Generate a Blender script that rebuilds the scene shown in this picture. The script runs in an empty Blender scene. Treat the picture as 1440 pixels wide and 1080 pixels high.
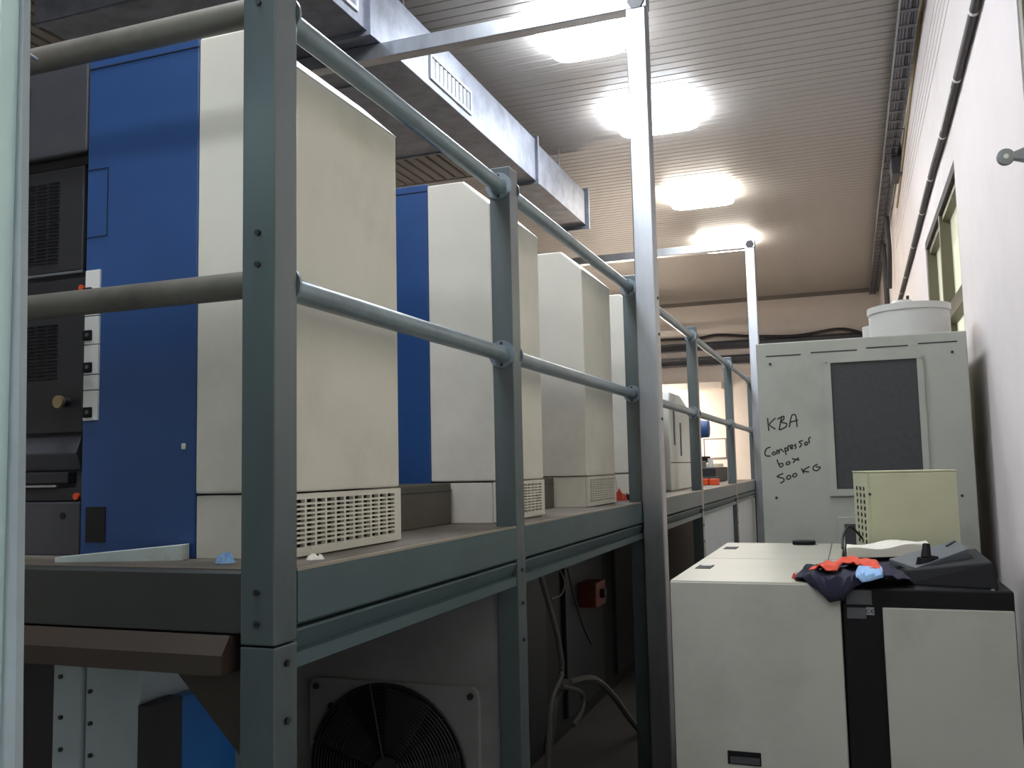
import bpy, bmesh, math, random
from mathutils import Vector, Matrix, noise
random.seed(7)
scn = bpy.context.scene
C = scn.collection

# ------------------------------------------------------------------ camera
EYE = Vector((0, 0, 1.65))
FPX, YAW, PITCH, ROLL = 1294.0, math.radians(20.07), math.radians(5.25), math.radians(-1.245)
_f = Vector((-math.sin(YAW) * math.cos(PITCH), math.cos(YAW) * math.cos(PITCH), math.sin(PITCH)))
_r0 = Vector((math.cos(YAW), math.sin(YAW), 0))
_u0 = _r0.cross(_f)
_r = math.cos(ROLL) * _r0 + math.sin(ROLL) * _u0
_u = -math.sin(ROLL) * _r0 + math.cos(ROLL) * _u0
cam = bpy.data.cameras.new('camera')
cam.sensor_width = 36.0
cam.lens = FPX / 1440 * 36.0
cam.clip_start = 0.05
camo = bpy.data.objects.new('camera', cam)
M4 = Matrix((( _r.x, _u.x, -_f.x, EYE.x), (_r.y, _u.y, -_f.y, EYE.y), (_r.z, _u.z, -_f.z, EYE.z), (0, 0, 0, 1)))
camo.matrix_world = M4
C.objects.link(camo)
scn.camera = camo


def ray(x, y):
    return (x - 720) / FPX * _r - (y - 540) / FPX * _u + _f


def PX(x, y, X):
    d = ray(x, y); return EYE + d * (X / d.x)


def PY(x, y, Y):
    d = ray(x, y); return EYE + d * (Y / d.y)


def PZ(x, y, Z):
    d = ray(x, y); return EYE + d * ((Z - EYE.z) / d.z)


# ------------------------------------------------------------------ world, exposure, lamp strength
w = bpy.data.worlds.new('sky')
scn.world = w
w.use_nodes = True
w.node_tree.nodes['Background'].inputs[0].default_value = (0.95, 0.96, 0.95, 1)
w.node_tree.nodes['Background'].inputs[1].default_value = 0.9
scn.view_settings.view_transform = 'Standard'
scn.view_settings.look = 'None'
scn.view_settings.gamma = 1
scn.view_settings.use_curve_mapping = False
scn.view_settings.exposure = 0.97
LAMP = 21.0


# ------------------------------------------------------------------ materials
def lin(h):
    h = h.lstrip('#')
    out = []
    for i in (0, 2, 4):
        c = int(h[i:i + 2], 16) / 255
        out.append(c / 12.92 if c <= 0.04045 else ((c + 0.055) / 1.055) ** 2.4)
    return out + [1.0]


MATS = {}


def paint(name, col, rough=0.5, metal=0.0, var=0.12, scale=4.0, bump=0.0, stain=None, stain_amt=0.35, spec=0.5, stretch=(1, 1, 1), coat=0):
    m = bpy.data.materials.new(name); m.use_nodes = True
    nt = m.node_tree; N = nt.nodes; L = nt.links
    b = N['Principled BSDF']
    c = lin(col)
    tc = N.new('ShaderNodeTexCoord'); mp = N.new('ShaderNodeMapping')
    mp.inputs['Scale'].default_value = stretch
    L.new(tc.outputs['Object'], mp.inputs['Vector'])
    n1 = N.new('ShaderNodeTexNoise'); n1.inputs['Scale'].default_value = scale; n1.inputs['Detail'].default_value = 6
    n1.inputs['Roughness'].default_value = 0.65
    L.new(mp.outputs[0], n1.inputs['Vector'])
    r1 = N.new('ShaderNodeValToRGB')
    r1.color_ramp.elements[0].position = 0.3; r1.color_ramp.elements[1].position = 0.7
    r1.color_ramp.elements[0].color = [x * (1 - var) for x in c[:3]] + [1]
    r1.color_ramp.elements[1].color = [min(1, x * (1 + var)) for x in c[:3]] + [1]
    L.new(n1.outputs[0], r1.inputs[0])
    out = r1.outputs[0]
    if stain:
        n2 = N.new('ShaderNodeTexNoise'); n2.inputs['Scale'].default_value = scale * 0.45; n2.inputs['Detail'].default_value = 8
        n2.inputs['Roughness'].default_value = 0.7
        L.new(mp.outputs[0], n2.inputs['Vector'])
        r2 = N.new('ShaderNodeValToRGB')
        r2.color_ramp.elements[0].position = 0.5; r2.color_ramp.elements[1].position = 0.78
        r2.color_ramp.elements[0].color = (0, 0, 0, 1); r2.color_ramp.elements[1].color = (stain_amt,) * 3 + (1,)
        L.new(n2.outputs[0], r2.inputs[0])
        mx = N.new('ShaderNodeMix'); mx.data_type = 'RGBA'
        L.new(r2.outputs[0], mx.inputs[0]); L.new(out, mx.inputs[6]); mx.inputs[7].default_value = lin(stain)
        out = mx.outputs[2]
    L.new(out, b.inputs['Base Color'])
    b.inputs['Roughness'].default_value = rough
    b.inputs['Metallic'].default_value = metal
    b.inputs['Specular IOR Level'].default_value = spec
    b.inputs['Coat Weight'].default_value = coat
    if bump:
        bp = N.new('ShaderNodeBump'); bp.inputs['Strength'].default_value = bump; bp.inputs['Distance'].default_value = 0.01
        L.new(n1.outputs[0], bp.inputs['Height']); L.new(bp.outputs[0], b.inputs['Normal'])
    MATS[name] = m
    return m


def emit(name, col, s):
    m = bpy.data.materials.new(name); m.use_nodes = True
    N = m.node_tree.nodes; N.clear()
    e = N.new('ShaderNodeEmission'); e.inputs[0].default_value = list(col) + [1]; e.inputs[1].default_value = s
    o = N.new('ShaderNodeOutputMaterial'); m.node_tree.links.new(e.outputs[0], o.inputs[0])
    MATS[name] = m
    return m


paint('cream', '#dcd8cb', 0.42, var=0.05, scale=3, stain='#8e8468', stain_amt=0.35)
paint('cream_cab', '#a9a99f', 0.45, var=0.06, scale=3.5, stain='#6f6c60', stain_amt=0.4)
paint('lid', '#9c998b', 0.4, var=0.05, scale=3, stain='#857f6c', stain_amt=0.35)
paint('compressor_paint', '#a2a49a', 0.5, var=0.06, scale=3, stain='#6c6e66', stain_amt=0.45)
paint('box_paint', '#b6b698', 0.5, var=0.06, scale=5, stain='#7c7350', stain_amt=0.45)
paint('blue', '#254a80', 0.42, var=0.08, scale=3, stain='#1f3f6c', stain_amt=0.5)
paint('blue_bright', '#1d66b0', 0.45, var=0.06, scale=4)
paint('charcoal', '#3c3d43', 0.5, var=0.12, scale=5, stain='#6b655f', stain_amt=0.25)
paint('base_dark', '#1b1b1c', 0.6, var=0.2, scale=6)  # near-black so the shade under the deck sits in the colour
paint('charcoal_dark', '#232428', 0.5, var=0.12, scale=5)
paint('case_grey', '#868887', 0.5, var=0.08, scale=5, stain='#4b4a48')
paint('black', '#0d0d0e', 0.6, var=0.1)
paint('black_plastic', '#121214', 0.6, spec=0.2, var=0.12, scale=6)
paint('slate', '#50555c', 0.4, var=0.08, scale=5)
paint('post_paint', '#4d595c', 0.27, metal=0.0, spec=0.9, var=0.08, scale=6, stain='#3c4344', stain_amt=0.5, stretch=(1, 1, .4))
paint('beam_paint', '#4d6064', 0.45, spec=0.5, var=0.08, scale=4, stain='#343b3b', stain_amt=0.5, stretch=(.5, .5, 1))
paint('rail_steel', '#7e8d95', 0.32, metal=0.3, var=0.12, scale=9, stain='#4b4a47', stain_amt=0.6)
paint('galv', '#a9adb2', 0.33, metal=0.85, var=0.14, scale=7, stain='#6b6d70', stain_amt=0.4, stretch=(1, 1, .25))
paint('duct_zinc', '#7b7f89', 0.55, metal=0.7, var=0.25, scale=7, bump=0.5, stain='#5d6169', stain_amt=0.6)
paint('deck_plate', '#6d635a', 0.6, var=0.15, scale=8, stain='#3f3a36', stain_amt=0.6)
paint('edge_metal', '#b4aa9c', 0.4, metal=0.6, var=0.1)
paint('brown_block', '#57524b', 0.6, var=0.1, scale=5)
paint('white_paint', '#d6d6d2', 0.5, var=0.05, scale=4)
paint('grille_slat', '#5f636a', 0.45, var=0.03)
paint('grille_white', '#a7abb2', 0.4, var=0.03)
paint('wall_paint', '#e3dbd9', 0.75, var=0.035, scale=1.6, stain='#b9aeac', stain_amt=0.3)
paint('wall_far_paint', '#e0d8d0', 0.75, var=0.05, scale=1.2, stain='#a79c94', stain_amt=0.3)
paint('ceiling_plank', '#aba7a3', 0.5, var=0.05, scale=2.5)
paint('ceiling_gap', '#6f6a64', 0.8, var=0.05)
paint('ceiling_dark', '#7c7771', 0.6, var=0.08)  # plank tone darkened for the shade left of the duct; far trim shares it
paint('concrete', '#5e5c59', 0.7, var=0.15, scale=2, stain='#3f3d3b')
paint('pale_teal', '#d3f0ec', 0.45, var=0.04, scale=5)
paint('grey_edge', '#8b9290', 0.45, var=0.1, scale=8)
paint('light_panel', '#aab8bd', 0.5, var=0.06, scale=4, stain='#7d8a8f')
paint('window_frame', '#5f5a46', 0.5, var=0.1)
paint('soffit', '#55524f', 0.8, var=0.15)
paint('insulation', '#3b3b3e', 0.6, var=0.15, scale=12, bump=0.3)
paint('tie_white', '#d9d9d6', 0.5, var=0.02)
paint('tray_steel', '#8a8d90', 0.5, metal=0.4, var=0.1)
paint('cable_black', '#1d1c1e', 0.5, var=0.05)
paint('cable_blue', '#5f6678', 0.5, var=0.05)
paint('cable_tan', '#a8976c', 0.5, var=0.08)
paint('cable_red', '#6e6265', 0.5, var=0.05)
paint('filter_mesh', '#3f4041', 0.85, var=0.14, scale=60)
paint('marker', '#191a1c', 0.6, var=0.02)
paint('navy_cloth', '#1e1f33', 0.9, var=0.3, scale=18, bump=0.5)
paint('orange_cloth', '#d8553f', 0.9, var=0.12, scale=14, bump=0.4)
paint('sky_cloth', '#8fb4de', 0.9, var=0.15, scale=20, bump=0.4)
paint('paper', '#d9d5c8', 0.7, var=0.03)
paint('orange_plastic', '#cf4a1c', 0.45, var=0.05)
paint('red_plastic', '#a52a1e', 0.5, var=0.05)
paint('valve_red', '#6a2a1c', 0.5, var=0.1)
paint('brass', '#a89777', 0.35, metal=0.7, var=0.1)
paint('hose_grey', '#5b5954', 0.5, var=0.1)
paint('hose_dark', '#3c3b39', 0.5, var=0.1)
paint('plate_label', '#46494b', 0.45, var=0.05)
paint('ce_plate', '#85898b', 0.45, var=0.03)
paint('chip_paint', '#cfdcdc', 0.5, var=0.06, scale=10, stain='#a68f3c', stain_amt=1.0)
paint('end_paint_shaded', '#3a3d3b', 0.5, var=0.08)  # own dark brown-grey, deepened for weak light on the camera-facing side
paint('rail_dirty', '#77736b', 0.45, metal=0.3, var=0.12, scale=9, stain='#3d3a36', stain_amt=0.8)
paint('gusset_paint', '#3f352d', 0.55, var=0.08)
paint('poster_paper', '#e7ddd6', 0.6, var=0.03)
paint('drum_grey', '#bdbdb8', 0.5, var=0.05, scale=5, stain='#8a8a84')

g = bpy.data.materials.new('frosted_glass'); g.use_nodes = True
_n = g.node_tree.nodes; _n.clear()
_t = _n.new('ShaderNodeBsdfTranslucent'); _t.inputs[0].default_value = (0.84, 0.85, 0.74, 1)
_tr = _n.new('ShaderNodeBsdfTransparent'); _tr.inputs[0].default_value = (0.84, 0.85, 0.74, 1)
_gl = _n.new('ShaderNodeBsdfGlossy'); _gl.inputs['Roughness'].default_value = 0.3
_m1 = _n.new('ShaderNodeMixShader'); _m1.inputs[0].default_value = 0.5
_m2 = _n.new('ShaderNodeMixShader'); _m2.inputs[0].default_value = 0.08
_o = _n.new('ShaderNodeOutputMaterial')
_l = g.node_tree.links
_l.new(_t.outputs[0], _m1.inputs[1]); _l.new(_tr.outputs[0], _m1.inputs[2])
_l.new(_m1.outputs[0], _m2.inputs[1]); _l.new(_gl.outputs[0], _m2.inputs[2]); _l.new(_m2.outputs[0], _o.inputs[0])
MATS['frosted_glass'] = g


# ------------------------------------------------------------------ mesh helpers
class MB:
    def __init__(s):
        s.v = []; s.f = []

    def add(s, vs, fs):
        o = len(s.v); s.v += [tuple(p) for p in vs]; s.f += [tuple(i + o for i in f) for f in fs]; return s

    def box(s, x0, x1, y0, y1, z0, z1):
        vs = [(x, y, z) for z in (z0, z1) for y in (y0, y1) for x in (x0, x1)]
        return s.add(vs, [(0, 2, 3, 1), (4, 5, 7, 6), (0, 1, 5, 4), (2, 6, 7, 3), (0, 4, 6, 2), (1, 3, 7, 5)])

    def hexa(s, p):   # eight points: bottom ring then top ring
        return s.add(p, [(3, 2, 1, 0), (4, 5, 6, 7), (0, 1, 5, 4), (1, 2, 6, 5), (2, 3, 7, 6), (3, 0, 4, 7)])

    def prism(s, poly, a0, a1, axis='Y'):
        n = len(poly)
        def P(q, a):
            return {'Y': (q[0], a, q[1]), 'X': (a, q[0], q[1]), 'Z': (q[0], q[1], a)}[axis]
        vs = [P(q, a0) for q in poly] + [P(q, a1) for q in poly]
        fs = [tuple(range(n)), tuple(range(2 * n - 1, n - 1, -1))]
        fs += [((i + 1) % n, i, n + i, n + (i + 1) % n) for i in range(n)]
        return s.add(vs, fs)

    def cyl(s, a, b, r, n=16, r2=None):
        a = Vector(a); b = Vector(b); d = (b - a).normalized()
        t = Vector((0, 0, 1)) if abs(d.z) < .9 else Vector((1, 0, 0))
        u = d.cross(t).normalized(); v = d.cross(u)
        r2 = r if r2 is None else r2
        vs = [a + r * (math.cos(2 * math.pi * i / n) * u + math.sin(2 * math.pi * i / n) * v) for i in range(n)]
        vs += [b + r2 * (math.cos(2 * math.pi * i / n) * u + math.sin(2 * math.pi * i / n) * v) for i in range(n)]
        return s.add(vs, [tuple(range(n)), tuple(range(2 * n - 1, n - 1, -1))] +
                     [((i + 1) % n, i, n + i, n + (i + 1) % n) for i in range(n)])

    def tube(s, pts, r, n=8):
        pts = [Vector(p) for p in pts]; rings = []; up = Vector((0.13, 0.2, 1)).normalized()
        for i, p in enumerate(pts):
            d = (pts[min(i + 1, len(pts) - 1)] - pts[max(i - 1, 0)]).normalized()
            u = d.cross(up)
            if u.length < .05: u = d.cross(Vector((1, 0, 0)))
            u.normalize(); v = d.cross(u)
            rings.append([p + r * (math.cos(2 * math.pi * k / n) * u + math.sin(2 * math.pi * k / n) * v) for k in range(n)])
        vs = [q for rg in rings for q in rg]; m = len(pts)
        fs = [(i * n + k, i * n + (k + 1) % n, (i + 1) * n + (k + 1) % n, (i + 1) * n + k) for i in range(m - 1) for k in range(n)]
        fs += [tuple(range(n - 1, -1, -1)), tuple(range((m - 1) * n, m * n))]
        return s.add(vs, fs)

    def torus(s, c, R, r, axis='Y', n=40, k=6):
        c = Vector(c); vs = []
        for i in range(n):
            a = 2 * math.pi * i / n
            for j in range(k):
                b = 2 * math.pi * j / k
                p = (R + r * math.cos(b)) * math.cos(a); q = (R + r * math.cos(b)) * math.sin(a); h = r * math.sin(b)
                vs.append(c + {'Y': Vector((p, h, q)), 'X': Vector((h, p, q)), 'Z': Vector((p, q, h))}[axis])
        return s.add(vs, [(i * k + j, ((i + 1) % n) * k + j, ((i + 1) % n) * k + (j + 1) % k, i * k + (j + 1) % k) for i in range(n) for j in range(k)])

    def build(s, name, mat, parent=None, bevel=0, smooth=False, seg=2):
        me = bpy.data.meshes.new(name)
        me.from_pydata(s.v, [], s.f)
        bm = bmesh.new(); bm.from_mesh(me)
        bmesh.ops.recalc_face_normals(bm, faces=bm.faces)
        if bevel:
            es = [e for e in bm.edges if len(e.link_faces) == 2 and e.calc_face_angle(0) > .5]
            bmesh.ops.bevel(bm, geom=es, offset=bevel, segments=seg, affect='EDGES', profile=.5, clamp_overlap=True)
        bm.to_mesh(me); bm.free()
        if smooth:
            me.shade_smooth()
            try: me.set_sharp_from_angle(angle=math.radians(35))
            except Exception: pass
        me.materials.append(MATS[mat])
        o = bpy.data.objects.new(name, me); C.objects.link(o)
        if parent is not None:
            o.parent = parent
            if parent.type == 'EMPTY': o.location = -parent.location
        return o


def tag(o, label=None, cat=None, group=None, kind=None):
    if label: o['label'] = label
    if cat: o['category'] = cat
    if group: o['group'] = group
    if kind: o['kind'] = kind
    return o


def thing(name, loc, label, cat, group=None):
    o = bpy.data.objects.new(name, None); o.empty_display_size = .1
    C.objects.link(o); o.location = loc
    return tag(o, label, cat, group)


def copy_tree(o, parent=None):
    c = o.copy(); C.objects.link(c); c.parent = parent
    for ch in list(o.children): copy_tree(ch, c)
    return c


def smooth_path(pts, n=6):
    pts = [Vector(p) for p in pts]; out = []
    for i in range(len(pts) - 1):
        p0 = pts[max(i - 1, 0)]; p1 = pts[i]; p2 = pts[i + 1]; p3 = pts[min(i + 2, len(pts) - 1)]
        for k in range(n):
            t = k / n
            out.append(.5 * ((2 * p1) + (p2 - p0) * t + (2 * p0 - 5 * p1 + 4 * p2 - p3) * t * t + (-p0 + 3 * p1 - 3 * p2 + p3) * t ** 3))
    out.append(pts[-1]); return out


# ------------------------------------------------------------------ setting
XW, ZC, YF, YN, XL = 0.65, 4.92, 18.6, -4.0, -7.0
tag(MB().box(XL - .2, XW + .2, YN - .2, YF + .2, -.2, 0).build('floor', 'concrete'), kind='structure')
ceil = tag(MB().box(XL - .2, XW + .2, YN - .2, YF + .2, ZC + .03, ZC + .2).build('ceiling', 'ceiling_gap'), kind='structure')
XS = -2.95
YS = 9.3
pw = 0.115
prof = [(0, .03), (.002, .004), (.006, 0), (pw - .012, 0), (pw - .008, .004), (pw - .006, .03)]
pa = MB().prism(prof, XS, XW, 'X').build('ceiling_plank', 'ceiling_plank', ceil)
pb = MB().prism(prof, XL, XW, 'X').build('ceiling_plank', 'ceiling_plank', ceil)
ua = ub = True
y = YN
while y < YF - .02:
    src, fresh = (pa, ua) if y < YS else (pb, ub)
    o = src if fresh else src.copy()
    if not fresh: C.objects.link(o)
    if y < YS: ua = False
    else: ub = False
    o.location = (0, y, ZC); y += pw
proto = None
x = XL
while x < XS - .05:
    if proto is None:
        proto = MB().prism([(0, .03), (.004, .004), (.009, 0), (.09, 0), (.095, .004), (.1, .03)], YN, YS - .02, 'Y').build('ceiling_plank', 'ceiling_dark', ceil)
        o = proto
    else:
        o = proto.copy(); C.objects.link(o)
    o.location = (x, 0, ZC); x += .125

# right wall with two window openings
WZ0, WZ1 = 1.75, 3.385
wins = [(1.5, 3.655), (5.80, 8.02)]
mb = MB()
ys = [YN - .2, 1.5, 3.655, 5.80, 8.02, YF + .2]
for i in (0, 2, 4): mb.box(XW, XW + .2, ys[i], ys[i + 1], 0, ZC + .03)
for a, b in wins:
    mb.box(XW, XW + .2, a, b, 0, WZ0); mb.box(XW, XW + .2, a, b, WZ1, ZC + .03)
wall_r = tag(mb.build('wall_right', 'wall_paint'), kind='structure')
for zz in (4.22, 4.30, 4.38, 4.46, 4.54):
    MB().box(XW - .003, XW + .001, 2.0, 12.0, zz, zz + .007).build('cladding_rib', 'wall_paint', wall_r)
tag(MB().box(XL - .2, XW + .2, YF, YF + .2, 0, ZC + .03).build('wall_far', 'wall_far_paint'), kind='structure')
tag(MB().box(XL - .2, XL, YN - .2, YF + .2, 0, ZC + .03).build('wall_left', 'wall_far_paint'), kind='structure')
tag(MB().box(XL - .2, XW + .2, YN - .2, YN, 0, ZC + .03).build('wall_near', 'wall_far_paint'), kind='structure')
for n, (a, b) in enumerate(wins):
    xf0, xf1 = XW + .005, XW + .085
    mid = (a + b) / 2; zt = 2.62
    wn = tag(thing('window_%d' % (n + 1), (XW + .13, mid, WZ0), None, None), kind='structure')
    f = MB()
    f.box(xf0, xf1, a, b, WZ0, WZ0 + .07); f.box(xf0 + .02, xf1, a, b, WZ1 - .10, WZ1 - .05)
    f.box(xf0, xf1, a, a + .06, WZ0 + .05, WZ1 - .04); f.box(xf0, xf1, b - .06, b, WZ0 + .05, WZ1 - .04)
    f.build('window_frame', 'window_frame', wn, bevel=.004)
    MB().box(xf0, xf1, mid - .035, mid + .035, WZ0 + .05, WZ1 - .04).build('mullion', 'window_frame', wn, bevel=.004)
    MB().box(xf0 + .004, xf1, a, b, zt - .05, zt + .05).build('transom', 'window_frame', wn, bevel=.004)
    for (p, q) in ((a + .05, mid - .03), (mid + .03, b - .05)):
        for (z0, z1) in ((WZ0 + .06, zt - .04), (zt + .04, WZ1 - .04)):
            MB().box(xf1 - .010, xf1 - .004, p, q, z0, z1).build('pane', 'frosted_glass', wn)
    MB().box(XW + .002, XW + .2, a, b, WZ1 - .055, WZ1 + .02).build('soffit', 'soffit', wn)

# far-wall fittings fixed to it
tag(MB().box(XL, XW, YF - .06, YF, ZC - .07, ZC + .03).build('trim_1', 'ceiling_dark'), kind='structure')

# ------------------------------------------------------------------ ceiling lamps
emit('lamp_cool', (0.88, 0.93, 1.0), LAMP)
emit('lamp_warm', (1.0, 0.93, 0.82), LAMP * .8)
LX0, LX1 = -1.97, -1.22
lamp_specs = [(-1.9, 'lamp_cool', 0, 'unseen square ceiling light added over the open floor at the near end of the hall'),  # first three are unseen, added along the row to light camera-facing surfaces
              (0.85, 'lamp_cool', 0, 'unseen square ceiling light added above the pale door leaf'),
              (3.6, 'lamp_cool', 0, 'unseen square ceiling light added over the near end of the platform, before the first duct grille'),
              (5.95, 'lamp_cool', -.10, 'square ceiling light glaring above the galvanized gantry beam by the duct grille'),
              (7.8, 'lamp_cool', .045, 'square ceiling light crossed by the top of the tall galvanized post'),
              (10.55, 'lamp_warm', .045, 'square ceiling light in open ceiling between the two gantry beams'),
              (13.1, 'lamp_warm', .045, 'square ceiling light above the corner of the farther gantry frame')]


def rr(x0, x1, y0_, y1, r):
    pts = []
    for cx, cy, a0 in ((x1 - r, y1 - r, 0), (x0 + r, y1 - r, 90), (x0 + r, y0_ + r, 180), (x1 - r, y0_ + r, 270)):
        for q in range(5):
            a = math.radians(a0 + q * 22.5); pts.append((cx + r * math.cos(a), cy + r * math.sin(a)))
    return pts


for (y0, mt, dx, lab) in lamp_specs:
    t = thing('ceiling_light', ((LX0 + LX1) / 2 + dx, y0 + .4, ZC), lab, 'lamp', 'square lights along the ceiling')
    a0, a1 = LX0 + max(dx, -.05), LX1 + (dx if dx > 0 else dx * 2.2)
    MB().prism(rr(a0 + .06, a1 - .06, y0 + .06, y0 + .74, .10), ZC - .03, ZC + .002, 'Z').build('housing', 'grille_white', t)
    MB().prism(rr(a0, a1, y0, y0 + .8, .13), ZC - .10, ZC - .03, 'Z').build('diffuser', mt, t, bevel=.02)  # rounded corners hold the bloom; deepened sides throw light on the ceiling

# ------------------------------------------------------------------ platform: deck, beams, posts, rails
DK = 1.457
POSTS = [1.577, 2.96, 4.95, 7.02, 9.22, 11.40]
YEND = 11.5
plat = thing('guarded_platform', (-1.1, 6, 0), 'raised walkway platform with grey-green posts and tube guard rails beside the press', 'platform')
MB().box(-4.6, -1.075, 1.60, YEND, DK - .02, DK).build('deck', 'deck_plate', plat)
MB().box(-1.072, -1.062, 1.62, YEND, DK - .02, DK + .002).build('edge_strip', 'edge_metal', plat)
# aisle-side channel beam, one length per bay
for a, b in zip(POSTS[:-1], POSTS[1:]):
    y0, y1 = a + .041, b - .041
    MB().prism([(-1.06, DK - .004), (-1.06, 1.352), (-1.066, 1.346), (-1.16, 1.346), (-1.16, DK - .02), (-1.08, DK - .02), (-1.08, DK - .004)], y0, y1, 'Y').build('beam', 'beam_paint', plat)
    lo = MB().prism([(-1.066, 1.338), (-1.062, 1.334), (-1.085, 1.293), (-1.066, 1.291), (-1.066, 1.262), (-1.16, 1.262), (-1.16, 1.338)], y0, y1, 'Y').build('lower_channel', 'beam_paint', plat)
# end beam running left from the corner post
MB().box(-3.2, -1.139, 1.545, 1.60, 1.338, DK - .002).build('end_beam', 'end_paint_shaded', plat, bevel=.002)
MB().prism([(1.54, 1.334), (1.515, 1.30), (1.515, 1.262), (1.60, 1.262), (1.60, 1.334)], -3.2, -1.165, 'X').build('end_flange', 'gusset_paint', plat)
MB().prism([(-1.345, 1.262), (-1.139, 1.262), (-1.139, 1.0), (-1.17, 1.09)], 1.585, 1.60, 'Y').build('gusset', 'gusset_paint', plat)
RZ = (2.04, 2.627)
flange = None
post_objs = []
for i, yc in enumerate(POSTS):
    top = 4.6 if i == 0 else 2.695
    y0, y1 = yc - .04, yc + .04
    if i == 0:
        p = MB().box(-1.139, -1.06, y0, y1, 1.318, top).build('post', 'post_paint', plat, bevel=.004)
        MB().box(-1.139, -1.06, y0, y1, 0, 1.315).build('post', 'post_paint', plat, bevel=.003)
        for z in (1.28, 1.17, 1.04, .93): MB().cyl((-1.061, yc, z), (-1.054, yc, z), .007, 8).build('bolt', 'charcoal_dark', p)
        for z in (2.62, 2.135, 2.07, 1.42, 1.36): MB().cyl((-1.10, y0 + .001, z), (-1.10, y0 - .005, z), .0065, 8).build('bolt', 'charcoal_dark', p)
        p.data.materials[0] = MATS['post_paint']
    else:
        p = MB().box(-1.135, -1.06, y0, y1, 0, top).build('post', 'post_paint', plat, bevel=.003)
        for z in (1.31, 1.2, 1.08): MB().cyl((-1.061, yc - .0, z), (-1.055, yc, z), .006, 8).build('bolt', 'charcoal_dark', p)
    post_objs.append(p)
for i, (a, b) in enumerate(zip(POSTS[:-1], POSTS[1:])):
    for z in RZ:
        r = MB().cyl((-1.1, a + .039, z), (-1.1, b - .039, z), .0262, 20).build('rail', 'rail_steel', plat, smooth=True)
        for yy, d in ((a + .04, 1), (b - .04, -1)):
            MB().cyl((-1.1, yy - .0005 * d, z), (-1.1, yy + .007 * d, z), .047, 20).build('flange', 'rail_steel', r, smooth=True)
            MB().cyl((-1.1, yy, z), (-1.1, yy + .03 * d, z), .032, 20, r2=.0272).build('collar', 'rail_steel', r, smooth=True)
            for s in (1, -1):
                MB().cyl((-1.1, yy + .006 * d, z + .037 * s), (-1.1, yy + .010 * d, z + .037 * s), .0055, 8).build('screw', 'charcoal_dark', r)
for z in RZ:
    r = MB().cyl((-3.2, 1.577, z), (-1.138, 1.577, z), .0285, 20).build('end_rail', 'rail_dirty', plat, smooth=True)
# sheet panels closing the space below the far bays
for a, b in ((POSTS[3], POSTS[4]), (POSTS[4], POSTS[5])):
    MB().box(-1.115, -1.10, a + .05, b - .05, .15, 1.262).build('skirt_panel', 'light_panel', plat, bevel=.002)

# ------------------------------------------------------------------ tall galvanized gantry frames
for yc, lab in ((4.93, 'tall galvanized gantry frame carrying the air duct, post bolted beside the near platform bay'),
                (11.1, 'tall galvanized gantry frame standing at the far end of the platform by the compressor box')):
    t = thing('gantry_frame', (-1.0, yc, 0), lab, 'frame')
    p = MB().box(-1.058, -.948, yc - .05, yc + .06, 0, 4.20).build('post', 'galv', t, bevel=.006)
    MB().box(-4.75, -.94, yc - .045, yc + .045, 4.20, 4.295).build('crossbeam', 'galv', t, bevel=.005)
    MB().box(-4.75, -4.65, yc - .05, yc + .05, 0, 4.20).build('post', 'galv', t, bevel=.006)
    MB().cyl((-1.0, yc - .055, 4.24), (-1.0, yc - .045, 4.24), .05, 6).build('bracket', 'charcoal', t)
    for z in (2.56, 2.36, 1.9): MB().cyl((-.949, yc + .01, z), (-.943, yc + .01, z), .008, 8).build('bolt', 'charcoal_dark', p)

# ------------------------------------------------------------------ air duct
dx1, dx0 = -2.607, -3.03
t = thing('air_duct', (-2.8, 6.8, 4.3), 'galvanized rectangular air duct with white grilles hung under the ceiling', 'duct')
MB().box(dx0, dx1, 3.1, 7.93, 4.298, 4.70).build('duct_section', 'duct_zinc', t, bevel=.004)
MB().box(dx0 + .02, dx1 - .01, 7.93, 9.70, 4.31, 4.69).build('duct_section', 'duct_zinc', t, bevel=.004)
for y0 in (4.72, 7.90, 9.66):
    m = MB()
    for (a, b, c_, d_) in ((dx0 - .03, dx0 + .03, 4.31, 4.69), (dx1 - .012, dx1 + .025, 4.31, 4.69)): m.box(a, b, y0, y0 + .04, c_, d_)
    m.box(dx0 - .03, dx1 + .025, y0, y0 + .04, 4.27, 4.31); m.box(dx0 - .03, dx1 + .025, y0, y0 + .04, 4.69, 4.73)
    m.build('flange_joint', 'duct_zinc', t)
MB().box(-4.35, dx0 + .01, 3.90, 6.90, 4.303, 4.69).build('branch_duct', 'duct_zinc', t, bevel=.004)
for yy in (3.93, 5.4, 6.86): MB().box(-4.36, dx0, yy - .012, yy + .012, 4.292, 4.31).build('seam_strip', 'duct_zinc', t)
for y0, y1 in ((3.85, 4.6), (5.6, 6.34), (8.35, 9.05)):
    if y0 > 8: continue
    z0, z1 = 4.355, 4.545
    m = MB(); X0, X1 = dx1 - .002, dx1 + .014
    m.box(X0, X1, y0, y1, z0, z0 + .022); m.box(X0, X1, y0, y1, z1 - .022, z1)
    m.box(X0, X1, y0, y0 + .022, z0 + .022, z1 - .022); m.box(X0, X1, y1 - .022, y1, z0 + .022, z1 - .022)
    gr = m.build('grille', 'grille_white', t)
    MB().box(dx1 - .004, dx1 + .003, y0 + .02, y1 - .02, z0 + .02, z1 - .02).build('grille_back', 'charcoal', gr)
    n = 10
    for q in range(n):
        yy = y0 + .02 + (y1 - y0 - .04) * (q + .5) / n
        MB().prism([(dx1 + .001, yy - .022), (dx1 + .011, yy + .010), (dx1 + .011, yy + .018), (dx1 + .001, yy - .014)], z0 + .015, z1 - .015, 'Z').build('slat', 'grille_slat', gr)
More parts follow.
